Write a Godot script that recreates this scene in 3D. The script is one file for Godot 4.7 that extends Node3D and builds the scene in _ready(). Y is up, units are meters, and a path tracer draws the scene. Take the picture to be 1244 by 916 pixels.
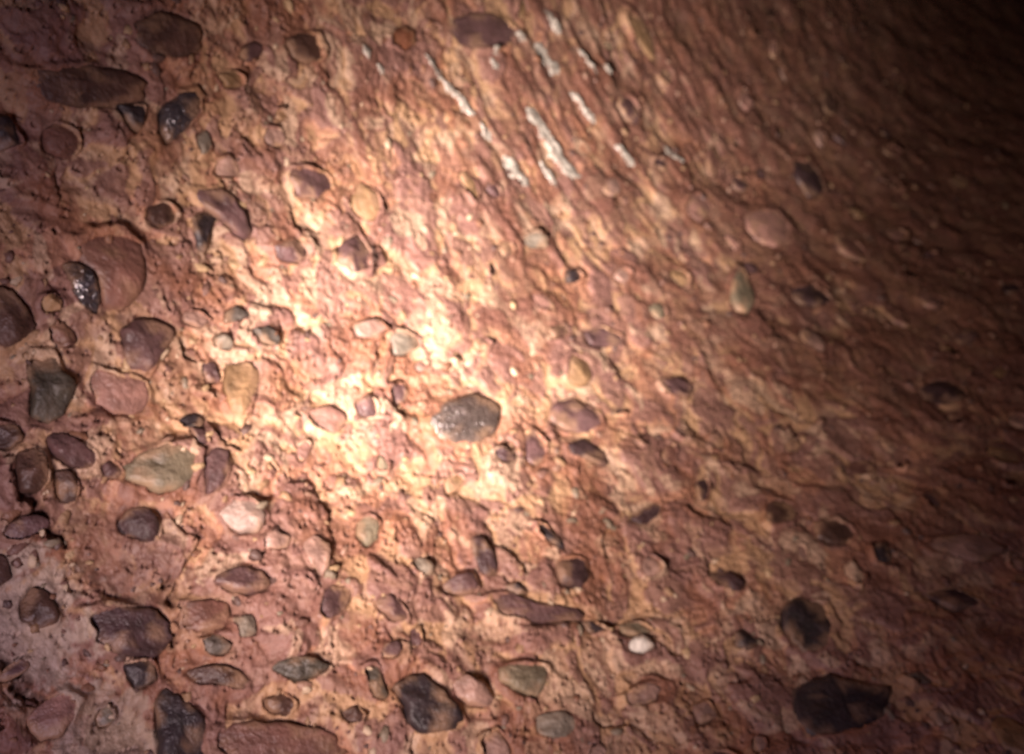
extends Node3D
# Inside of a concrete storm pipe, seen close up from a camera on the pipe's axis and lit by the lamps of the camera head.
# Wall coordinates: arc (mm round the bore, 0 = PHI) and run (mm along the pipe); height is mm in from the bore towards the axis.

const BORE := 190.0
const PHI := 2.8797933
const AXIS_Y := 0.245

var rng := RandomNumberGenerator.new()
var pipe: Node3D
var arcs := PackedFloat32Array()
var runs := PackedFloat32Array()
var na := 0
var nr := 0
var high := PackedFloat32Array()
var tint := PackedColorArray()
var taken: Array = []          # [arc, run, radius] of every stone so far
var mats := {}

var n_wide := noise(11, 1.0 / 55.0, 3)
var n_warp := noise(12, 1.0 / 16.0, 2)
var n_warp2 := noise(13, 1.0 / 16.0, 2)
var n_flake := noise(14, 1.0 / 15.0, 3)
var n_fine := noise(15, 1.0 / 2.6, 3)
var n_mid := noise(16, 1.0 / 7.0, 3)
var n_hue := noise(17, 1.0 / 28.0, 4)
var n_hue2 := noise(18, 1.0 / 9.0, 3)
var n_speck := noise(19, 1.0 / 1.7, 2)
var n_scrape := noise(24, 1.0 / 3.2, 3)
var n_groove := noise(29, 1.0 / 4.0, 2)
var n_zone := noise(23, 1.0 / 30.0, 2)
var c_lump := cells(20, 1.0 / 11.0, FastNoiseLite.RETURN_DISTANCE)
var c_lump_id := cells(20, 1.0 / 11.0, FastNoiseLite.RETURN_CELL_VALUE)
var c_grit := cells(21, 1.0 / 4.2, FastNoiseLite.RETURN_DISTANCE)
var c_chip := cells(31, 1.0 / 5.5, FastNoiseLite.RETURN_CELL_VALUE)
var c_grit_id := cells(21, 1.0 / 4.2, FastNoiseLite.RETURN_CELL_VALUE)


func noise(s: int, f: float, octaves: int) -> FastNoiseLite:
	var n := FastNoiseLite.new()
	n.seed = s
	n.noise_type = FastNoiseLite.TYPE_SIMPLEX_SMOOTH
	n.frequency = f
	n.fractal_octaves = octaves
	n.fractal_type = FastNoiseLite.FRACTAL_FBM if octaves > 1 else FastNoiseLite.FRACTAL_NONE
	return n


func cells(s: int, f: float, what: int) -> FastNoiseLite:
	var n := FastNoiseLite.new()
	n.seed = s
	n.noise_type = FastNoiseLite.TYPE_CELLULAR
	n.frequency = f
	n.fractal_type = FastNoiseLite.FRACTAL_NONE
	n.cellular_return_type = what
	n.cellular_jitter = 1.0
	return n


# ---------------------------------------------------------------- wall coordinates

func on_wall(arc: float, run: float, height: float) -> Vector3:
	var t := PHI - arc / BORE
	var r := (BORE - height) * 0.001
	return Vector3(r * cos(t), AXIS_Y + r * sin(t), -run * 0.001)


func wall_basis(arc: float) -> Basis:      # x along the arc, y along the run, z in towards the axis
	var t := PHI - arc / BORE
	return Basis(Vector3(sin(t), -cos(t), 0), Vector3(0, 0, -1), Vector3(-cos(t), -sin(t), 0))


func lower(list: PackedFloat32Array, v: float) -> int:
	return clampi(list.bsearch(v), 0, list.size() - 1)


func height_at(arc: float, run: float) -> float:
	return high[lower(arcs, arc) * nr + lower(runs, run)]


# ---------------------------------------------------------------- setting up

func _ready() -> void:
	rng.seed = 4711
	make_camera()
	make_light()
	make_materials()
	pipe = Node3D.new()
	pipe.name = "concrete_pipe"
	pipe.set_meta("label", "rough worn concrete pipe wall of ochre and rusty mortar with exposed stones")
	pipe.set_meta("category", "pipe")
	add_child(pipe)
	make_grid()
	model_mortar()
	known_stones()
	scattered_stones()
	cracks()
	mortar_mesh()
	streaks()
	grit()


func make_camera() -> void:
	var cam := Camera3D.new()
	cam.name = "camera"
	cam.transform = Transform3D(Basis(Vector3(0.27181, -0.75558, -0.59600), Vector3(0.58276, 0.62209, -0.52287), Vector3(0.76584, -0.20521, 0.60941)), Vector3(0, AXIS_Y, 0))
	cam.fov = 49.2155
	cam.near = 0.01
	cam.far = 20.0
	var lens := CameraAttributesPhysical.new()
	lens.frustum_focal_length = 10.0
	lens.exposure_aperture = 7.0
	lens.frustum_focus_distance = 0.12
	lens.auto_exposure_enabled = false
	cam.attributes = lens
	add_child(cam)
	cam.fov = 49.2155
	cam.current = true


func make_light() -> void:
	var around := WorldEnvironment.new()
	around.name = "surroundings"
	var e := Environment.new()
	e.background_mode = Environment.BG_COLOR
	e.background_color = Color.BLACK
	e.tonemap_mode = Environment.TONE_MAPPER_LINEAR
	e.tonemap_exposure = 1.0
	e.sdfgi_enabled = true
	e.ssao_enabled = true
	e.ssil_enabled = true
	around.environment = e
	add_child(around)
	# the lamps of the camera head: a narrow beam and a weak wide one, just beside the lens
	lamp("beam_lamp", Vector3(-0.065, -0.058, -0.01), Vector3(0.275, 0.385, -1.0), 18.0, 0.25, Color(1.0, 0.93, 0.90))
	lamp("head_lamp", Vector3(-0.058, -0.062, -0.01), Vector3(0.278, 0.349, -1.0), 31.0, 0.096, Color(1.0, 0.89, 0.83))
	lamp("flood_lamp", Vector3(-0.055, -0.05, 0.0), Vector3(0.18, 0.15, -1.0), 54.0, 0.014, Color(0.97, 0.86, 0.97))


func lamp(called: String, at: Vector3, towards: Vector3, half: float, energy: float, color: Color) -> void:
	var cam: Camera3D = get_node("camera")
	var l := SpotLight3D.new()
	l.name = called
	var b := cam.transform.basis
	l.transform = Transform3D(Basis.looking_at(b * towards, b.y), cam.position + b * at)
	l.spot_angle = half
	l.spot_angle_attenuation = 1.0
	l.spot_attenuation = 2.0
	l.spot_range = 6.0
	l.light_energy = energy
	l.light_color = color
	l.light_size = 0.018
	l.shadow_enabled = true
	add_child(l)


func grain(s: int, f: float, lo: Color, hi: Color) -> NoiseTexture2D:
	var n := FastNoiseLite.new()
	n.seed = s
	n.noise_type = FastNoiseLite.TYPE_SIMPLEX_SMOOTH
	n.frequency = f
	n.fractal_octaves = 4
	n.fractal_gain = 0.6
	var g := Gradient.new()
	g.set_color(0, lo)
	g.set_color(1, hi)
	var t := NoiseTexture2D.new()
	t.noise = n
	t.width = 512
	t.height = 512
	t.seamless = true
	t.color_ramp = g
	return t


func make_materials() -> void:
	var bump := grain(3, 0.05, Color.BLACK, Color.WHITE)
	var shade := grain(5, 0.03, Color(0.80, 0.79, 0.78), Color(1, 1, 1))
	var gloss := grain(7, 0.02, Color(0.45, 0.45, 0.45), Color(1, 1, 1))
	for k in [["mortar", 0.85, 0.040, 0.5], ["stone", 0.72, 0.040, 0.5], ["wet", 0.24, 0.075, 0.8], ["lime", 0.5, 0.012, 0.5]]:
		var m := StandardMaterial3D.new()
		m.resource_name = k[0]
		m.vertex_color_use_as_albedo = true
		m.roughness = k[1]
		m.metallic_specular = k[3]
		m.uv1_triplanar = true
		m.uv1_world_triplanar = true
		m.uv1_scale = Vector3.ONE * 24.0
		m.albedo_texture = shade
		m.roughness_texture = gloss
		m.heightmap_enabled = true
		m.heightmap_texture = bump
		m.heightmap_scale = k[2]
		mats[k[0]] = m


# ---------------------------------------------------------------- the mortar

func spread(list: PackedFloat32Array, from: float, to: float, step0: float, step1: float) -> void:
	var v := from
	while v < to:
		list.append(v)
		v += lerpf(step0, step1, (v - from) / (to - from))


func make_grid() -> void:
	var half := PI * BORE
	spread(arcs, -half, -195.0, 9.0, 0.6)
	spread(arcs, -195.0, 165.0, 0.45, 0.45)
	spread(arcs, 165.0, half, 0.6, 9.0)
	arcs.append(half)
	spread(runs, -260.0, -40.0, 8.0, 0.6)
	spread(runs, -40.0, 150.0, 0.42, 0.42)
	spread(runs, 150.0, 760.0, 0.42, 2.4)
	spread(runs, 760.0, 1700.0, 2.4, 14.0)
	na = arcs.size()
	nr = runs.size()
	high.resize(na * nr)
	tint.resize(na * nr)


func model_mortar() -> void:
	var ochre := Color(0.60, 0.375, 0.215)
	var salmon := Color(0.55, 0.285, 0.18)
	var mauve := Color(0.31, 0.165, 0.135)
	var cream := Color(0.70, 0.50, 0.345)
	var rust := Color(0.33, 0.135, 0.065)
	var dim_brown := Color(0.225, 0.100, 0.068)
	for i in na:
		var a0 := arcs[i]
		var a := a0 / 1.12
		for j in nr:
			var r := runs[j]
			var wx := n_warp.get_noise_2d(a, r)
			var wy := n_warp2.get_noise_2d(a, r)
			var x := a + wx * 5.0
			var y := r + wy * 5.0
			var wide := n_wide.get_noise_2d(a0, r)
			var zone := n_zone.get_noise_2d(a, r)
			var lid := c_lump_id.get_noise_2d(x, y)
			var gid := c_grit_id.get_noise_2d(x, y)
			var lump := maxf(0.0, 1.0 - pow(1.0 + c_lump.get_noise_2d(x, y), 2.0) * 1.6) * smoothstep(-0.5, 0.6, lid)
			var bit := maxf(0.0, 1.0 - pow(1.0 + c_grit.get_noise_2d(x, y), 2.0) * 1.6) * smoothstep(-0.3, 0.7, gid)
			var q := n_flake.get_noise_2d(x, y) * 7.0
			var fr := q - floorf(q)
			var flake := floorf(q) + smoothstep(0.62, 1.0, fr)
			var mid := n_mid.get_noise_2d(a, r)
			var fine := n_fine.get_noise_2d(a, r)
			var speck := n_speck.get_noise_2d(a, r)
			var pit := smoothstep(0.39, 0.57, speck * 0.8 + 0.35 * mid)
			var far := smoothstep(95.0, 190.0, r + 60.0 * wide)
			var scrape := n_scrape.get_noise_2d(a0 / 3.2 + 1.5 * wx, r * (0.85 - 0.3 * far) + 1.5 * wy) * (0.55 + 0.9 * zone)
			var worn := 1.0 - smoothstep(0.35, 1.3, Vector2((a0 - 52.0) / 62.0, (r - 262.0) / 120.0).length() + 0.3 * zone)
			var groove := n_groove.get_noise_2d(a0 / 11.0 + 0.4 * wx, r * 0.62 + 0.6 * wy) * worn
			var keep := 1.0 - 0.55 * far
			var h := wide * (3.5 - 1.3 * far) + (lump * 1.7 + bit * 0.6 + mid * 0.8) * keep + flake * 0.05 + fine * 0.3 - pit * 1.1 * keep + scrape * (0.3 + 0.4 * far) + groove * 0.8
			high[i * nr + j] = h
			# colour: ochre paste, salmon and mauve lumps, rusty stains, brown specks and a dimmed brown far zone
			var hue := n_hue.get_noise_2d(a, r) + 0.25 * wx + 0.45 * scrape * (0.4 + 0.6 * far) + 0.6 * groove
			var hue2 := n_hue2.get_noise_2d(x, y)
			var c := ochre.lerp(salmon, smoothstep(-0.05, 0.22, hue + 0.45 * hue2 + 0.2 * speck))
			c = c.lerp(cream, 0.75 * smoothstep(0.12, 0.5, hue2 - 0.5 * hue))
			c = c.lerp(mauve, 0.85 * smoothstep(0.1, 0.45, lump) * smoothstep(0.0, 0.45, lid + 0.25 * hue2))
			c = c.lerp(mauve, 0.8 * smoothstep(0.10, 0.3, bit) * smoothstep(0.1, 0.3, gid))
			c = c.lerp(mauve, 0.4 * smoothstep(0.20, 0.32, c_chip.get_noise_2d(x, y) * 0.5 + hue2 * 0.8))
			c = c.lerp(cream, 0.7 * smoothstep(0.55, 0.7, -c_chip.get_noise_2d(x, y) + 0.5 * hue2))
			c = c.lerp(rust, 0.55 * smoothstep(0.05, 0.5, zone + 0.5 * hue2))
			c = c.lerp(dim_brown, 0.6 * smoothstep(0.22, 0.5, speck * 0.6 + hue2 * 0.7))
			c = c.lerp(dim_brown, 0.75 * smoothstep(-0.35, 0.35, wide * 1.3 + 0.4 * hue2 + (r - 225.0) / 120.0))  # brown stain down the run, its colour darkened to deepen the lamp falloff
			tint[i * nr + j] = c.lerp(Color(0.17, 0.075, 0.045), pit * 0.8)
	stain(28.0, 14.0, 17.0, 13.0, Color(0.62, 0.50, 0.40), 0.7)
	stain(-2.0, 14.0, 13.0, 9.0, Color(0.55, 0.45, 0.34), 0.55)
	stain(26.0, 36.0, 14.0, 9.0, Color(0.17, 0.085, 0.07), 0.55)


func stain(arc: float, run: float, ra: float, rr: float, color: Color, share: float) -> void:
	for i in range(lower(arcs, arc - ra * 1.5), lower(arcs, arc + ra * 1.5)):
		for j in range(lower(runs, run - rr * 1.5), lower(runs, run + rr * 1.5)):
			var d := Vector2((arcs[i] - arc) / ra, (runs[j] - run) / rr).length() + 0.7 * n_mid.get_noise_2d(arcs[i], runs[j]) + 0.3 * n_speck.get_noise_2d(arcs[i], runs[j])
			var k := i * nr + j
			tint[k] = tint[k].lerp(color, share * smoothstep(1.05, 0.75, d))


func mortar_mesh() -> void:
	var at := PackedVector3Array()
	var normals := PackedVector3Array()
	at.resize(na * nr)
	normals.resize(na * nr)
	for i in na:
		var t := PHI - arcs[i] / BORE
		var ct := cos(t)
		var sn := sin(t)
		for j in nr:
			var k := i * nr + j
			var r := (BORE - high[k]) * 0.001
			at[k] = Vector3(r * ct, AXIS_Y + r * sn, -runs[j] * 0.001)
	for i in na:
		var i0 := maxi(i - 1, 0) * nr
		var i1 := mini(i + 1, na - 1) * nr
		for j in nr:
			normals[i * nr + j] = (at[i1 + j] - at[i0 + j]).cross(at[i * nr + mini(j + 1, nr - 1)] - at[i * nr + maxi(j - 1, 0)]).normalized()
	var index := PackedInt32Array()
	index.resize((na - 1) * (nr - 1) * 6)
	var n := 0
	for i in na - 1:
		for j in nr - 1:
			var k := i * nr + j
			index[n] = k
			index[n + 1] = k + nr + 1
			index[n + 2] = k + nr
			index[n + 3] = k
			index[n + 4] = k + 1
			index[n + 5] = k + nr + 1
			n += 6
	var list := []
	list.resize(Mesh.ARRAY_MAX)
	list[Mesh.ARRAY_VERTEX] = at
	list[Mesh.ARRAY_NORMAL] = normals
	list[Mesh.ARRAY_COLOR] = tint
	list[Mesh.ARRAY_INDEX] = index
	var mesh := ArrayMesh.new()
	mesh.add_surface_from_arrays(Mesh.PRIMITIVE_TRIANGLES, list)
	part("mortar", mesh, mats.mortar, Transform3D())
	# the outside of the pipe
	var st := SurfaceTool.new()
	st.begin(Mesh.PRIMITIVE_TRIANGLES)
	for k in 97:
		var t := TAU * k / 96.0
		for e in [[0.196, 0.26], [0.24, 0.26], [0.24, -1.7], [0.196, -1.7]]:
			st.set_color(Color(0.36, 0.33, 0.29))
			st.add_vertex(Vector3(e[0] * cos(t), AXIS_Y + e[0] * sin(t), e[1]))
	for k in 96:
		for m in 3:
			var v := k * 4 + m
			for w in [v, v + 1, v + 5, v, v + 5, v + 4]:
				st.add_index(w)
	st.generate_normals()
	part("outer_shell", st.commit(), mats.mortar, Transform3D())


func part(called: String, mesh: Mesh, m: Material, where: Transform3D, label := "") -> MeshInstance3D:
	var o := MeshInstance3D.new()
	o.name = called
	if counts.has(called):
		o.name = "%s_%03d" % [called, counts[called]]
	counts[called] = counts.get(called, 0) + 1
	o.mesh = mesh
	o.material_override = m
	o.transform = where
	if label:
		o.set_meta("label", label)
	pipe.add_child(o, true)
	return o

var counts := {}
var film_share := 0.5


# ---------------------------------------------------------------- stones

var looks := {
	"slate": [Color(0.050, 0.037, 0.040), "stone"], "gloss": [Color(0.060, 0.052, 0.060), "wet"], "gloss2": [Color(0.125, 0.098, 0.088), "wet"],
	"mauve": [Color(0.155, 0.086, 0.084), "stone"], "mauvedark": [Color(0.090, 0.052, 0.054), "stone"], "brown": [Color(0.115, 0.062, 0.047), "stone"],
	"olive": [Color(0.24, 0.20, 0.135), "stone"], "olivedark": [Color(0.092, 0.078, 0.060), "stone"], "grey": [Color(0.30, 0.255, 0.20), "stone"],
	"greydark": [Color(0.15, 0.125, 0.105), "stone"], "red": [Color(0.24, 0.118, 0.090), "stone"], "rust": [Color(0.27, 0.11, 0.06), "stone"],
	"pink": [Color(0.43, 0.27, 0.215), "stone"], "pinkred": [Color(0.40, 0.22, 0.175), "stone"], "cream": [Color(0.46, 0.34, 0.285), "stone"],
	"white": [Color(0.74, 0.70, 0.62), "stone"], "tan": [Color(0.36, 0.225, 0.12), "stone"], "tanpale": [Color(0.58, 0.42, 0.30), "stone"],
}


# a stone from its outline on the wall: it stands proud by h mm, its foot is sunk in the mortar
func stone(kind: String, h: float, label: String, outline: PackedVector2Array, sides: int) -> void:
	var mid := Vector2.ZERO
	for p in outline:
		mid += p
	mid /= outline.size()
	var edge := PackedVector2Array()
	var n := outline.size()
	for k in sides:
		var f := float(k) * n / sides
		var s := int(f)
		var p: Vector2 = outline[s].cubic_interpolate(outline[(s + 1) % n], outline[(s + n - 1) % n], outline[(s + 2) % n], f - s)
		p = p.lerp(outline[s].lerp(outline[(s + 1) % n], f - s), 0.55) - mid
		edge.append(p * (1.0 + 0.16 * n_mid.get_noise_2d(p.x * 2.0 + mid.x * 3.0, p.y * 2.0 + mid.y)))
	var size := 0.0
	for p in edge:
		size = maxf(size, p.length())
	taken.append([mid.x, mid.y, size])
	var seat := seat_stone(mid, edge, size)
	# facets: planes that cut the dome
	var cuts := []
	for k in 5:
		var t := rng.randf() * TAU
		cuts.append([Vector2(cos(t), sin(t)) * rng.randf_range(0.2, 1.0) * h / size, h * rng.randf_range(0.6, 0.95)])
	var flat := rng.randf_range(2.2, 4.0)
	var base: Color = looks[kind][0]
	var st := SurfaceTool.new()
	st.begin(Mesh.PRIMITIVE_TRIANGLES)
	var rings := [[0.96, -3.0], [1.0, -0.4], [0.965, 0.0], [0.88, 0.0], [0.74, 0.0], [0.52, 0.0], [0.27, 0.0]]
	var off := rng.randf() * 500.0
	for m in rings.size():
		var u: float = rings[m][0]
		for p in edge:
			put(st, p * u, dome(p * u, u, h, flat, cuts, off, rings[m][1]), base, u, off)
	put(st, Vector2.ZERO, dome(Vector2.ZERO, 0.0, h, flat, cuts, off, 0.0), base, 0.0, off)
	for m in rings.size() - 1:
		for k in sides:
			var a := m * sides + k
			var b := m * sides + (k + 1) % sides
			for w in [a, b, b + sides, a, b + sides, a + sides]:
				st.add_index(w)
	var last := (rings.size() - 1) * sides
	for k in sides:
		for w in [last + k, last + (k + 1) % sides, last + sides]:
			st.add_index(w)
	st.generate_normals()
	part("stone", st.commit(), mats[looks[kind][1]], Transform3D(wall_basis(mid.x), on_wall(mid.x, mid.y, seat)), label)


func dome(p: Vector2, u: float, h: float, flat: float, cuts: Array, off: float, sunk: float) -> float:
	if sunk < 0.0:
		return sunk
	var z := h * pow(maxf(0.0, 1.0 - pow(u, flat)), 0.62)
	for c in cuts:
		var plane: float = c[1] - c[0].dot(p)
		var k := 0.07 * h
		var t := clampf(0.5 + 0.5 * (plane - z) / k, 0.0, 1.0)
		z = lerpf(plane, z, t) - k * t * (1.0 - t)
	return z + 0.25 * h * n_mid.get_noise_2d(p.x + off, p.y) * (1.0 - u * u) + 0.3 * n_fine.get_noise_2d(p.x + off, p.y)


func put(st: SurfaceTool, p: Vector2, z: float, base: Color, u: float, off: float) -> void:
	var k := 1.0 + 0.45 * n_mid.get_noise_2d(p.x * 0.7 + off, p.y * 0.7) + 0.35 * n_fine.get_noise_2d(p.x * 0.6, p.y * 0.6 + off)
	var c := Color(base.r * k, base.g * k, base.b * k)
	var film := smoothstep(0.0, 0.45, n_hue2.get_noise_2d(p.x + off, p.y + off) + 0.45 * (u - 0.65))
	c = c.lerp(Color(0.50, 0.31, 0.19), film_share * film)
	st.set_color(c)
	st.add_vertex(Vector3(p.x, p.y, z) * 0.001)


# sinks the mortar under a stone and works it into a slight collar round the edge; returns the height of the seat
func seat_stone(mid: Vector2, edge: PackedVector2Array, size: float) -> float:
	var n := edge.size()
	var angles := PackedFloat32Array()
	var first := 0
	var seat := 0.0
	for p in edge:
		seat += height_at(mid.x + p.x, mid.y + p.y)
	seat /= n
	var reach := size * 1.5
	var lip := rng.randf() * TAU
	var cover := rng.randf_range(0.7, 2.2)
	for i in range(lower(arcs, mid.x - reach), lower(arcs, mid.x + reach) + 1):
		for j in range(lower(runs, mid.y - reach), lower(runs, mid.y + reach) + 1):
			var p := Vector2(arcs[i] - mid.x, runs[j] - mid.y)
			var side := 0.5 + 0.5 * cos(p.angle() - lip)
			var u := inside(p, edge) + 0.10 * n_hue2.get_noise_2d(arcs[i] * 2.5, runs[j] * 2.5)
			if u > 1.45:
				continue
			var k := i * nr + j
			var h := high[k]
			h = lerpf(h, seat + 0.35 * (h - seat), smoothstep(1.45, 1.05, u))
			if u < 1.2:
				h += (cover * side - 0.75 * (1.0 - side)) * smoothstep(1.2, 1.04, u)
			var rim := lerpf(1.03, 0.80, side * side)
			h = lerpf(h, seat - 2.4, smoothstep(rim, rim - 0.14, u))
			high[k] = h
	return seat


func inside(p: Vector2, edge: PackedVector2Array) -> float:      # 0 at the middle, 1 on the outline
	var n := edge.size()
	if p.length_squared() < 1e-6:
		return 0.0
	for k in n:
		var a := edge[k]
		var b := edge[(k + 1) % n]
		var d := a.cross(b)
		if absf(d) < 1e-9:
			continue
		var s := p.cross(b) / d
		var t := a.cross(p) / d
		if s >= -1e-6 and t >= -1e-6:
			return s + t
	return 2.0


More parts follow.
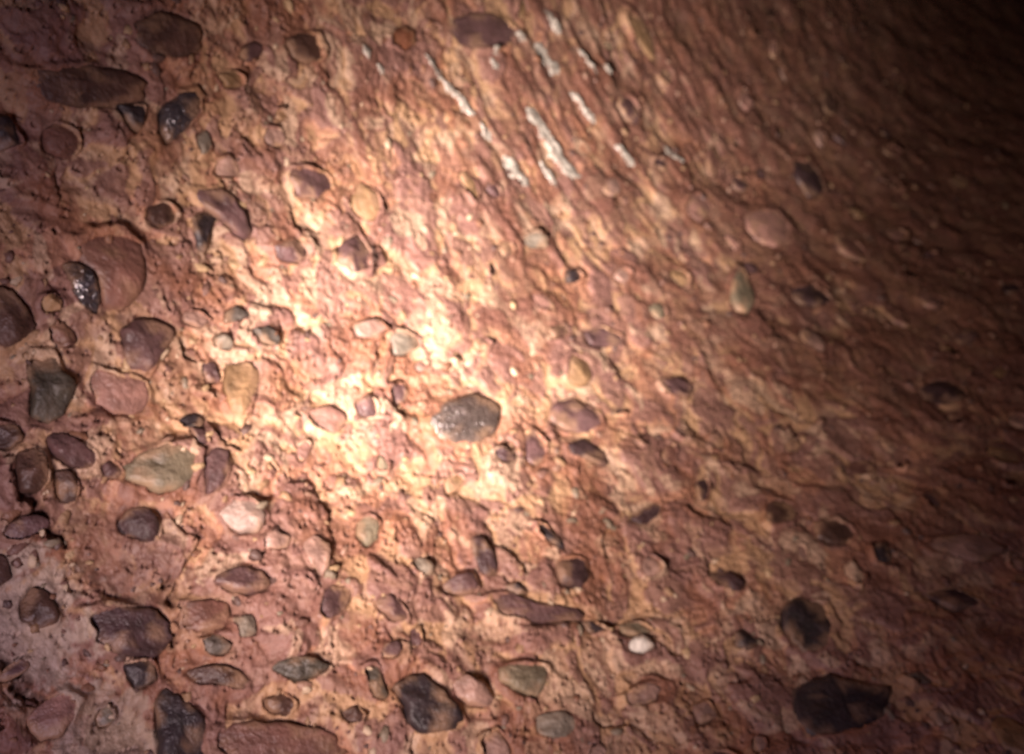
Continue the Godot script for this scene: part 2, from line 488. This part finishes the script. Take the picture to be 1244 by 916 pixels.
func known_stones() -> void:
	for s in [
		["gloss", 3.2, "shiny dark grey stone with a pale glint down its middle", [105.8, 101.0, 106.6, 107.5, 104.0, 110.3, 100.5, 107.0, 98.0, 100.9, 97.3, 97.5, 99.5, 96.6, 103.4, 98.4]],
		["brown", 2.2, "", [120.1, 76.4, 118.6, 85.7, 114.4, 95.2, 110.3, 98.6, 107.3, 95.3, 109.5, 84.4, 113.6, 75.5]],
		["slate", 2.5, "", [108.5, 89.8, 106.2, 95.7, 103.2, 93.3, 101.7, 91.2, 103.4, 90.1]],
		["slate", 3.0, "", [114.7, 65.3, 112.8, 68.6, 108.0, 68.1, 107.2, 64.7, 108.9, 61.9]],
		["red", 2.5, "", [108.7, 73.5, 109.0, 77.4, 106.2, 79.2, 102.8, 77.7, 101.8, 74.0, 104.5, 71.6]],
		["brown", 2.0, "", [123.0, 102.0, 123.0, 110.5, 118.2, 117.0, 113.6, 115.2, 113.0, 108.4, 115.6, 101.1, 119.7, 99.2]],
		["brown", 2.2, "", [86.4, 84.9, 86.1, 89.0, 82.7, 90.7, 80.8, 88.3, 81.5, 84.4, 83.9, 83.2]],
		["mauve", 3.6, "large mauve stone with an arched dark upper edge", [85.6, 96.5, 84.9, 101.7, 81.1, 105.2, 75.1, 105.8, 71.1, 104.9, 70.7, 101.8, 76.7, 99.3, 81.7, 96.8]],
		["slate", 2.6, "", [80.6, 93.5, 80.2, 97.3, 77.7, 99.0, 76.7, 96.4, 71.9, 91.8, 73.9, 90.3, 77.7, 91.4]],
		["mauve", 2.4, "", [80.8, 123.0, 80.6, 127.0, 75.3, 133.2, 72.0, 133.3, 70.7, 127.0, 74.1, 121.9]],
		["tan", 1.8, "", [107.1, 117.4, 106.7, 121.6, 104.0, 123.3, 102.6, 121.2, 104.1, 117.6]],
		["pink", 2.0, "", [89.5, 105.6, 90.0, 109.4, 86.5, 111.2, 84.3, 109.8, 86.5, 105.2]],
		["grey", 2.0, "", [96.3, 104.5, 96.7, 107.6, 92.5, 106.5, 91.9, 103.2]],
		["brown", 2.0, "", [109.8, 140.5, 108.4, 149.7, 102.2, 148.6, 102.1, 142.1, 106.0, 139.0]],
		["red", 3.0, "big reddish stone with a flat face", [87.1, 66.6, 87.1, 72.8, 84.2, 77.1, 79.4, 78.7, 72.7, 75.4, 69.1, 69.4, 71.0, 63.7, 77.8, 65.4, 82.6, 64.5]],
		["rust", 2.0, "", [101.8, 173.0, 102.6, 179.7, 99.5, 183.6, 96.4, 181.8, 96.1, 175.9, 98.9, 172.0]],
		["grey", 2.4, "", [31.3, 182.9, 30.3, 189.1, 26.1, 191.7, 24.1, 188.7, 27.4, 183.5]],
		["mauve", 3.0, "mauve stone beside a bright lit ridge", [58.0, 124.4, 57.6, 130.9, 52.1, 131.1, 47.8, 127.4, 49.8, 122.4, 54.2, 120.9]],
		["mauve", 1.4, "", [99.4, 203.0, 96.4, 220.0, 87.5, 228.8, 85.0, 218.1, 89.1, 203.6, 94.4, 198.0]],
		["gloss", 3.4, "shiny blackish stone with white specks of light", [83.4, 61.3, 82.7, 64.2, 79.5, 66.0, 74.9, 64.7, 71.6, 61.9, 73.1, 60.2, 76.8, 59.7, 80.3, 60.4]],
		["tan", 2.0, "", [79.2, 53.1, 79.3, 56.0, 76.8, 57.0, 75.2, 55.6, 76.2, 53.0]],
		["red", 2.2, "", [73.7, 51.4, 73.4, 54.5, 70.0, 55.6, 67.7, 54.2, 68.6, 51.4, 71.5, 50.5]],
		["brown", 3.4, "", [85.1, 47.4, 83.2, 50.3, 78.6, 50.6, 74.6, 50.2, 73.9, 48.0, 73.1, 45.0, 75.0, 41.1]],
		["mauve", 4.2, "thick mauve stone with a rounded dark top edge", [65.7, 64.2, 66.2, 68.5, 63.9, 72.3, 60.0, 74.2, 57.6, 71.4, 55.8, 67.1, 54.8, 63.4, 58.2, 60.4, 62.7, 62.0]],
		["olivedark", 3.8, "large dull dark grey stone with a pointed right side", [69.9, 44.7, 70.0, 49.0, 67.7, 50.1, 64.7, 49.0, 61.2, 50.0, 58.4, 47.4, 56.3, 43.6, 57.0, 40.1, 59.9, 39.2, 63.9, 42.2, 67.9, 43.2]],
		["mauve", 3.2, "", [54.4, 38.9, 53.8, 41.5, 50.2, 43.7, 46.1, 44.7, 44.7, 42.4, 46.5, 39.4, 51.1, 38.3]],
		["olive", 3.2, "big smooth olive grey stone with a pale middle", [40.6, 47.7, 41.0, 51.0, 40.2, 56.6, 37.9, 61.5, 33.6, 61.9, 30.6, 59.0, 29.7, 54.7, 31.2, 50.1, 34.9, 47.6, 38.4, 46.8]],
		["mauve", 2.6, "", [31.8, 62.1, 33.0, 65.3, 30.3, 67.1, 26.7, 64.2, 24.6, 59.8, 25.6, 57.3]],
		["grey", 2.0, "", [54.4, 81.5, 53.8, 84.2, 50.9, 84.8, 49.3, 83.1, 51.1, 80.5]],
		["greydark", 2.0, "", [57.6, 86.7, 57.8, 90.2, 54.3, 92.3, 54.2, 88.7, 55.7, 85.3]],
		["greydark", 2.2, "", [50.7, 90.7, 49.7, 94.1, 45.6, 94.9, 44.5, 93.0, 47.2, 90.6]],
		["pink", 1.6, "", [62.5, 78.4, 61.3, 81.7, 58.0, 83.2, 57.6, 80.3, 60.4, 77.8]],
		["tan", 2.4, "", [46.6, 79.9, 45.3, 84.6, 41.0, 85.4, 37.6, 81.2, 34.3, 75.0, 37.5, 74.1, 42.4, 75.6]],
		["mauve", 1.8, "", [50.9, 75.1, 49.2, 78.2, 45.1, 76.9, 45.6, 74.0]],
		["slate", 1.8, "", [42.9, 62.5, 41.9, 66.6, 39.1, 67.6, 38.5, 65.5, 40.8, 62.8]],
		["mauve", 1.8, "", [39.7, 63.7, 37.6, 65.8, 34.3, 64.9, 35.7, 62.9]],
		["mauve", 2.0, "", [43.5, 44.4, 42.8, 46.8, 39.9, 46.8, 39.4, 44.9, 41.1, 43.2]],
		["brown", 3.0, "", [54.2, 32.5, 53.8, 36.2, 50.4, 36.6, 46.8, 34.5, 45.9, 31.2, 48.5, 29.2]],
		["brown", 2.6, "", [47.3, 36.3, 46.5, 38.8, 42.8, 38.4, 40.2, 35.9, 42.0, 33.6]],
		["brown", 2.8, "", [62.1, 33.1, 59.1, 36.2, 56.3, 35.4, 56.0, 32.5, 57.8, 30.3]],
		["pinkred", 2.0, "", [62.0, 54.5, 57.5, 59.1, 52.9, 62.5, 48.2, 58.8, 49.8, 54.2, 55.4, 50.7]],
		["gloss2", 3.8, "rounded wet grey stone with white glints near the middle of the bright area", [5.2, 114.1, 7.0, 118.9, 6.2, 125.4, 2.7, 132.0, -2.1, 134.8, -5.9, 133.6, -8.2, 129.6, -7.6, 123.5, -4.3, 116.6, 0.3, 112.9]],
		["grey", 2.2, "", [30.8, 122.3, 29.5, 126.7, 24.7, 129.5, 23.0, 125.9, 25.3, 120.0]],
		["mauve", 2.8, "", [-14.0, 150.5, -16.7, 157.2, -23.3, 159.9, -29.0, 159.5, -27.3, 152.2, -22.2, 148.4, -16.9, 146.4]],
		["mauvedark", 2.8, "", [-25.1, 143.2, -27.2, 149.6, -34.7, 151.0, -37.9, 148.2, -32.8, 144.7, -27.8, 141.5]],
		["mauve", 2.0, "", [-4.7, 180.1, -6.9, 186.7, -13.5, 190.6, -16.2, 188.0, -9.0, 178.6]],
		["slate", 1.8, "", [14.1, 190.7, 12.5, 195.2, 8.4, 194.5, 10.9, 188.5]],
		["mauvedark", 1.8, "", [-11.7, 122.6, -12.8, 125.9, -18.1, 127.0, -16.0, 123.3]],
		["brown", 1.8, "", [3.8, 168.1, 2.3, 173.6, -1.5, 174.2, 0.2, 167.5]],
		["mauve", 2.0, "", [21.7, 101.9, 21.3, 106.0, 17.1, 105.7, 15.8, 103.3, 18.3, 100.4]],
		["olive", 1.8, "", [-12.5, 208.8, -14.2, 213.7, -19.5, 212.3, -17.8, 207.4]],
		["mauvedark", 4.0, "round dark mauve stone standing proud of the mortar", [31.6, 40.3, 32.5, 43.3, 31.2, 46.0, 27.7, 46.7, 24.4, 44.9, 24.0, 42.7, 26.5, 40.7, 29.5, 39.5]],
		["mauve", 3.2, "", [9.2, 46.7, 10.0, 49.6, 7.6, 53.7, 4.0, 56.1, 0.6, 55.9, 1.1, 52.1, 4.9, 48.4]],
		["olivedark", 2.8, "dark olive lens-shaped stone", [-12.7, 44.2, -14.0, 48.2, -17.4, 51.9, -21.5, 53.0, -21.2, 50.1, -18.2, 45.7]],
		["slate", 4.0, "blackish wedge-shaped stone", [-0.8, 24.6, -1.8, 27.1, -6.6, 28.3, -10.5, 28.6, -15.5, 25.9, -18.1, 23.2, -11.9, 17.5, -5.6, 21.4]],
		["brown", 3.2, "dark brown stone set in whitish mortar", [30.3, 17.8, 31.5, 21.1, 28.5, 22.1, 23.8, 21.5, 22.6, 19.4, 24.6, 16.5, 27.6, 15.9]],
		["mauvedark", 3.6, "", [21.6, 24.7, 18.6, 29.9, 13.7, 34.0, 8.9, 35.6, 5.1, 32.9, 4.7, 29.1, 9.6, 24.8, 15.5, 21.8]],
		["slate", 2.6, "", [8.2, 23.7, 5.2, 28.6, 1.4, 26.8, 2.5, 23.1]],
		["greydark", 2.0, "", [1.6, 37.5, 0.4, 40.5, -3.7, 41.4, -3.8, 38.8, -0.9, 36.5]],
		["brown", 2.6, "", [-1.8, 32.1, -4.1, 36.5, -8.6, 39.2, -12.4, 39.5, -13.0, 37.7, -7.4, 34.2, -4.1, 31.5]],
		["brown", 2.4, "", [-16.7, 39.4, -18.7, 42.9, -22.3, 43.4, -22.6, 40.5, -19.2, 38.6]],
		["red", 2.2, "", [10.3, 38.5, 7.6, 43.8, 3.4, 46.1, 0.3, 43.3, 3.0, 38.0, 6.3, 36.0]],
		["red", 2.6, "", [-13.8, 28.1, -17.2, 34.2, -23.8, 39.4, -32.5, 45.0, -37.2, 42.8, -34.7, 36.3, -22.6, 25.3, -18.1, 24.2]],
		["pink", 2.0, "", [10.3, 60.2, 9.7, 63.8, 6.2, 65.3, 4.7, 63.3, 7.8, 59.3]],
		["pink", 2.4, "", [2.8, 66.1, 2.4, 70.1, -1.5, 71.4, -4.9, 67.8, -5.6, 64.3, -2.1, 64.7]],
		["cream", 2.6, "pale pinkish white stone", [20.7, 56.7, 20.9, 61.5, 18.9, 64.6, 13.4, 64.7, 11.3, 60.8, 14.9, 57.3]],
		["grey", 2.0, "", [0.7, 44.7, -1.6, 48.2, -5.3, 46.7, -3.7, 43.6]],
		["mauvedark", 2.8, "", [-23.4, 100.7, -26.6, 103.2, -31.6, 101.8, -34.8, 98.6, -33.0, 95.7, -28.2, 96.6]],
		["mauvedark", 3.0, "", [-45.1, 110.8, -45.9, 115.9, -50.0, 118.1, -53.3, 115.3, -53.1, 110.6, -49.3, 108.1]],
		["olive", 2.6, "", [-1.7, 80.5, -2.2, 84.0, -5.2, 84.9, -8.2, 81.8, -7.6, 78.6, -3.9, 78.7]],
		["slate", 2.0, "", [-33.1, 115.5, -34.9, 117.4, -43.0, 117.5, -43.5, 116.1, -36.9, 114.8]],
		["mauve", 3.0, "", [-27.3, 86.1, -27.8, 90.5, -30.6, 94.2, -34.0, 92.2, -33.6, 89.1, -28.9, 85.2]],
		["slate", 2.0, "", [-38.7, 97.1, -40.6, 100.6, -44.1, 100.4, -42.1, 97.3]],
		["mauve", 2.0, "", [-36.6, 90.8, -40.2, 96.2, -47.2, 99.6, -56.0, 106.0, -58.3, 104.2, -49.6, 94.6, -41.6, 89.4]],
		["olivedark", 2.4, "", [-26.4, 57.4, -28.6, 60.5, -32.9, 58.8, -35.8, 57.4, -33.8, 55.8, -30.6, 56.1]],
		["slate", 4.6, "largest dark stone with a sharp drop-shaped point to the right", [-35.3, 59.8, -35.4, 63.5, -38.5, 66.1, -44.9, 67.0, -51.8, 65.8, -51.0, 61.8, -47.2, 57.7, -42.6, 56.4, -39.8, 58.8]],
		["pink", 3.0, "", [-43.8, 69.7, -44.9, 73.0, -48.8, 74.7, -53.5, 73.9, -54.0, 71.7, -50.0, 68.7, -46.3, 68.3]],
		["olive", 3.0, "", [-50.4, 79.7, -52.8, 83.8, -58.5, 88.3, -61.4, 85.2, -61.2, 80.9, -55.7, 78.7, -52.2, 78.0]],
		["brown", 2.0, "", [-30.5, 48.6, -31.3, 51.1, -34.6, 51.6, -35.0, 49.9, -32.6, 48.1]],
		["white", 2.4, "small white pebble", [-70.7, 108.0, -71.7, 111.3, -74.8, 112.8, -76.6, 111.5, -74.8, 108.2, -72.4, 106.9]],
		["mauve", 2.4, "", [-18.8, 69.7, -19.5, 73.5, -23.6, 74.1, -27.0, 73.2, -24.9, 70.0]],
		["grey", 2.0, "", [-17.3, 83.5, -18.7, 86.6, -22.6, 87.4, -23.6, 85.1, -20.3, 82.2]],
		["slate", 2.0, "", [-58.6, 104.1, -61.0, 106.4, -65.8, 107.3, -61.9, 103.5]],
		["olive", 2.0, "", [-66.7, 111.1, -69.7, 115.0, -74.4, 116.0, -72.7, 112.1, -68.7, 109.7]],
		["grey", 2.4, "", [-63.9, 77.4, -67.6, 82.3, -72.2, 83.2, -72.6, 78.5, -67.1, 74.9]],
		["slate", 2.4, "", [-97.6, 144.5, -100.1, 150.0, -106.2, 152.2, -111.3, 148.1, -112.4, 141.5, -107.1, 135.9, -101.0, 138.2]],
		["slate", 3.0, "very large dark stone in the dim lower right", [-109.3, 124.5, -113.7, 132.2, -122.5, 136.5, -128.5, 138.3, -130.0, 130.4, -127.2, 122.5, -119.8, 116.0, -113.6, 116.4]],
		["slate", 2.6, "", [-90.8, 128.4, -92.6, 132.0, -97.7, 130.0, -96.3, 126.5, -92.8, 125.6]],
		["tanpale", 2.4, "pale tan sliver of stone", [-106.4, 166.7, -107.6, 170.0, -112.8, 166.2, -112.4, 162.2, -108.9, 163.5]],
		["tanpale", 2.0, "", [-137.5, 136.3, -139.4, 138.0, -143.2, 136.0, -140.7, 133.9]],
		["grey", 2.0, "", [-129.4, 142.7, -133.3, 146.7, -136.1, 145.6, -132.6, 142.4]],
		["pink", 2.4, "", [-91.5, 104.9, -93.8, 108.3, -97.2, 106.4, -94.9, 102.3]],
		["mauvedark", 2.6, "", [-127.3, 171.3, -133.3, 177.3, -140.1, 175.9, -135.1, 169.9]],
		["slate", 2.2, "", [-109.7, 177.4, -113.3, 181.6, -116.4, 176.3, -113.2, 172.6]],
		["mauve", 2.2, "", [-32.3, 186.7, -35.3, 194.0, -41.9, 196.2, -42.6, 191.0, -37.2, 185.5]],
		["mauvedark", 2.4, "", [-78.4, 139.3, -81.7, 144.3, -87.1, 143.7, -85.9, 139.4, -81.0, 137.1]],
		["mauvedark", 2.4, "", [-44.4, 268.1, -49.4, 279.6, -58.6, 279.7, -56.9, 270.9, -49.8, 264.7]],
		["mauvedark", 2.6, "", [-101.2, 257.9, -107.6, 267.6, -116.3, 263.5, -113.8, 254.3, -105.2, 251.7]],
		["brown", 2.6, "", [-93.7, 174.7, -98.6, 181.9, -104.9, 180.2, -102.9, 173.5, -96.8, 171.4]],
		["pinkred", 2.4, "", [-12.8, 285.6, -19.1, 302.5, -32.0, 299.2, -30.5, 285.3, -21.4, 278.5]],
		["mauvedark", 2.6, "", [-7.7, 340.4, -17.7, 350.2, -27.8, 339.6, -26.5, 328.1, -15.3, 331.2]],
		["mauve", 2.2, "", [65.8, 107.3, 65.0, 112.7, 60.5, 115.1, 59.1, 111.2, 62.2, 106.9]],
		["pink", 2.2, "", [38.1, 114.9, 36.7, 120.5, 32.3, 122.5, 32.0, 117.5, 35.0, 113.5]],
		["pinkred", 2.2, "", [27.2, 89.2, 25.1, 95.3, 19.9, 97.9, 18.5, 92.4, 23.0, 87.9]],
	]:
		var outline := PackedVector2Array()
		for k in s[3].size() / 2:
			outline.append(Vector2(s[3][k * 2], s[3][k * 2 + 1]))
		stone(s[0], s[1], s[2], outline, 28)


func scattered_stones() -> void:
	var kinds := ["mauve", "mauve", "mauve", "pink", "pinkred", "pinkred", "red", "brown", "tan", "olive", "pinkred", "mauvedark", "red", "tan", "pink", "pink"]
	film_share = 0.9
	for s in streak_paths:
		for k in s[2].size() / 2:
			taken.append([s[2][k * 2], s[2][k * 2 + 1], 2.0])
	var left := 165
	var tries := 0
	while left > 0 and tries < 20000:
		tries += 1
		var run := -10.0 + 430.0 * pow(rng.randf(), 2.3)
		var arc := rng.randf_range(-172.0, 145.0)
		if arc > 135.0 - run * 0.17 or arc < 4.0 - run * 1.35 and run < 120.0 or arc < -160.0:
			continue
		var size := 2.0 + 4.5 * pow(rng.randf(), 2.2)
		if run > 180.0:
			size *= 1.35
		var free := true
		for t in taken:
			if Vector2(t[0] - arc, t[1] - run).length() < (t[2] + size) * 1.02 + 0.5:
				free = false
				break
		if not free:
			continue
		var outline := PackedVector2Array()
		var long := rng.randf_range(1.0, 1.5)
		var turn := rng.randf() * TAU
		var corners := rng.randi_range(5, 8)
		for k in corners:
			var a := TAU * (k + rng.randf_range(-0.3, 0.3)) / corners
			outline.append(Vector2(arc, run) + (Vector2(cos(a) * long, sin(a) / long) * size * rng.randf_range(0.75, 1.05)).rotated(turn))
		if outline_is_left_handed(outline):
			outline.reverse()
		stone(kinds[rng.randi() % kinds.size()], size * rng.randf_range(0.18, 0.4), "", outline, 18)
		left -= 1


func outline_is_left_handed(o: PackedVector2Array) -> bool:
	var sum := 0.0
	for k in o.size():
		sum += o[k].cross(o[(k + 1) % o.size()])
	return sum < 0.0


func cracks() -> void:
	crack([Vector2(27, 8.0), Vector2(21, 9.4), Vector2(16, 8.8), Vector2(9.5, 9.2)], 1.3, 3.2)
	crack([Vector2(48, 30.8), Vector2(42, 29.3), Vector2(38.5, 29.0), Vector2(34.5, 30.0)], 1.5, 3.2)
	crack([Vector2(17, 41.5), Vector2(10, 38.2), Vector2(4, 34.0)], 0.8, 1.8)
	for k in 14:
		var p := Vector2(rng.randf_range(-120.0, 110.0), rng.randf_range(15.0, 210.0))
		var way := Vector2(rng.randf_range(0.7, 1.0), rng.randf_range(-0.6, 0.6)) * rng.randf_range(2.0, 5.5)
		crack([p, p + way, p + way * 2.0 + Vector2(0, rng.randf_range(-1.5, 1.5))], rng.randf_range(0.35, 0.75), rng.randf_range(1.0, 2.0))


# a fissure in the mortar along the points; stones are left whole
func crack(points: Array, wide: float, deep: float) -> void:
	var lo: Vector2 = points[0]
	var hi := lo
	for p in points:
		lo = lo.min(p)
		hi = hi.max(p)
	for i in range(lower(arcs, lo.x - 4.0), lower(arcs, hi.x + 4.0)):
		for j in range(lower(runs, lo.y - 4.0), lower(runs, hi.y + 4.0)):
			var p := Vector2(arcs[i], runs[j])
			var q := p + Vector2(n_mid.get_noise_2d(p.x * 1.5, p.y * 1.5), n_hue2.get_noise_2d(p.x * 2.0, p.y * 2.0)) * 2.2
			var d := 99.0
			for k in points.size() - 1:
				d = minf(d, q.distance_to(Geometry2D.get_closest_point_to_segment(q, points[k], points[k + 1])))
			var ends := minf(p.distance_to(points[0]), p.distance_to(points[-1]))
			var w := wide * clampf(0.3 + ends * 0.25, 0.3, 1.0)
			var s := smoothstep(w, w * 0.3, d)
			high[i * nr + j] -= deep * s
			tint[i * nr + j] = tint[i * nr + j].lerp(Color(0.13, 0.06, 0.04), 0.7 * s)


# ---------------------------------------------------------------- pale streaks along the rings

var streak_paths := [
		["streak", 2.11, [93.1, 184.2, 88.2, 186.4, 82.0, 188.1, 78.5, 190.1, 74.2, 191.8, 71.2, 192.5]],
		["streak", 2.55, [68.4, 192.6, 65.4, 193.2, 61.7, 194.1]],
		["streak", 4.14, [55.8, 195.8, 52.8, 195.9, 49.9, 196.5, 47.1, 198.6, 43.4, 199.3]],
		["streak", 4.58, [65.4, 215.7, 61.7, 217.0, 57.1, 218.0, 53.6, 218.3, 50.5, 219.0, 45.5, 218.9, 40.7, 219.5, 36.6, 223.6]],
		["streak", 5.19, [82.6, 234.6, 79.7, 235.5, 76.6, 236.3, 73.7, 238.1, 70.3, 239.6]],
		["streak", 2.75, [63.1, 241.0, 59.5, 242.3, 55.7, 243.2, 52.1, 244.3, 49.2, 245.0]],
		["streak", 3.36, [38.8, 246.6, 35.0, 249.0, 31.8, 249.7, 28.7, 250.3]],
		["streak", 2.07, [101.7, 161.7, 100.0, 162.0, 97.7, 161.3]],
		["streak", 2.43, [95.8, 163.8, 94.2, 164.5, 92.6, 165.1]],
		["streak", 1.92, [84.3, 210.2, 82.3, 210.6, 80.3, 210.9]],
		["streak", 2.46, [88.6, 225.9, 86.8, 227.4, 84.6, 229.3]],
		["streak", 3.71, [28.0, 273.3, 24.3, 274.1, 18.8, 276.7]],
		["streak", 2.97, [65.6, 264.5, 63.3, 264.8, 60.6, 264.9]],
		["streak", 2.12, [81.9, 189.2, 76.8, 190.5, 71.3, 191.4]],
		["streak", 2.42, [48.4, 209.5, 42.5, 210.2, 38.5, 210.4]],
		["streak", 2.85, [74.7, 253.9, 69.1, 256.1, 64.2, 257.7]],
		["streak", 2.31, [92.2, 211.0, 87.6, 212.8, 84.0, 213.9]],
		["streak", 2.67, [91.2, 244.6, 86.0, 247.3, 81.4, 249.3]],
]

func streaks() -> void:
	for s in streak_paths:
		var pts := PackedVector2Array()
		for k in s[2].size() / 2:
			pts.append(Vector2(s[2][k * 2], s[2][k * 2 + 1]))
		var w: float = s[1]
		var st := SurfaceTool.new()
		st.begin(Mesh.PRIMITIVE_TRIANGLES)
		var steps := (pts.size() - 1) * 8
		var off := rng.randf() * 300.0
		for k in steps + 1:
			var f := float(k) / 8.0
			var i := mini(int(f), pts.size() - 2)
			var p := pts[i].lerp(pts[i + 1], f - i)
			var across := (pts[i + 1] - pts[i]).orthogonal().normalized()
			var end := minf(1.0, minf(k, steps - k) / 5.0 + 0.1)
			var wide := w * 0.56 * end * (0.95 + 0.5 * n_mid.get_noise_2d(p.x + off, p.y * 4.0) + 0.7 * n_fine.get_noise_2d(p.x * 1.4 + off, p.y))
			p += across * 0.1 * w * n_hue2.get_noise_2d(p.x, p.y + off)
			for c in 11:
				var t := c / 5.0 - 1.0
				var q := p + across * wide * t
				var worn := n_fine.get_noise_2d(q.x * 1.2 + off, q.y)
				var h := height_at(q.x, q.y) + 0.42 * pow(maxf(0.0, 1.0 - t * t), 0.4) * end + 0.2 * worn + 0.2
				var v := 1.0 + 0.5 * n_fine.get_noise_2d(q.x, q.y + off)
				st.set_color(Color(0.56 * v, 0.52 * v, 0.45 * v).lerp(Color(0.30, 0.165, 0.11), 0.5 * smoothstep(0.2, 0.5, -worn + 0.35 * absf(t) - 0.1)))
				st.add_vertex(on_wall(q.x, q.y, h if absf(t) < 0.99 else h - 0.8))
		for k in steps:
			for c in 10:
				var a := k * 11 + c
				for x in [a, a + 11, a + 12, a, a + 12, a + 1]:
					st.add_index(x)
		st.generate_normals()
		part("pale_streak", st.commit(), mats.lime, Transform3D())


# ---------------------------------------------------------------- grit too small to count

func grit() -> void:
	var st := SurfaceTool.new()
	var ball := SphereMesh.new()
	ball.radius = 0.5
	ball.height = 1.0
	ball.radial_segments = 9
	ball.rings = 5
	st.create_from(ball, 0)
	var src := st.commit_to_arrays()
	var v: PackedVector3Array = src[Mesh.ARRAY_VERTEX]
	for k in v.size():
		v[k] *= 1.0 + 0.9 * n_mid.get_noise_3d(v[k].x * 9.0, v[k].y * 9.0, v[k].z * 9.0)
	src[Mesh.ARRAY_VERTEX] = v
	var mesh := ArrayMesh.new()
	mesh.add_surface_from_arrays(Mesh.PRIMITIVE_TRIANGLES, src)
	var mm := MultiMesh.new()
	mm.transform_format = MultiMesh.TRANSFORM_3D
	mm.use_colors = true
	mm.mesh = mesh
	var colors := [Color(0.42, 0.26, 0.15), Color(0.24, 0.13, 0.10), Color(0.40, 0.24, 0.17), Color(0.15, 0.09, 0.075), Color(0.30, 0.15, 0.09), Color(0.60, 0.42, 0.24), Color(0.68, 0.52, 0.36), Color(0.30, 0.24, 0.17)]
	mm.instance_count = 5200
	for k in mm.instance_count:
		var run := -10.0 + 520.0 * pow(rng.randf(), 1.7)
		var arc := rng.randf_range(-175.0, 150.0)
		var size := 0.7 + 1.9 * pow(rng.randf(), 3.0)
		var b := wall_basis(arc) * Basis(Vector3(0, 0, 1), rng.randf() * TAU)
		b = b.scaled_local(Vector3(size * rng.randf_range(1.0, 1.7), size, size * rng.randf_range(0.5, 0.9)) * 0.001)
		mm.set_instance_transform(k, Transform3D(b, on_wall(arc, run, height_at(arc, run) - size * 0.08)))
		mm.set_instance_color(k, colors[rng.randi() % (colors.size() if run < 170.0 else 5)])
	var o := MultiMeshInstance3D.new()
	o.name = "grit"
	o.multimesh = mm
	o.material_override = mats.stone
	o.set_meta("kind", "stuff")
	pipe.add_child(o)
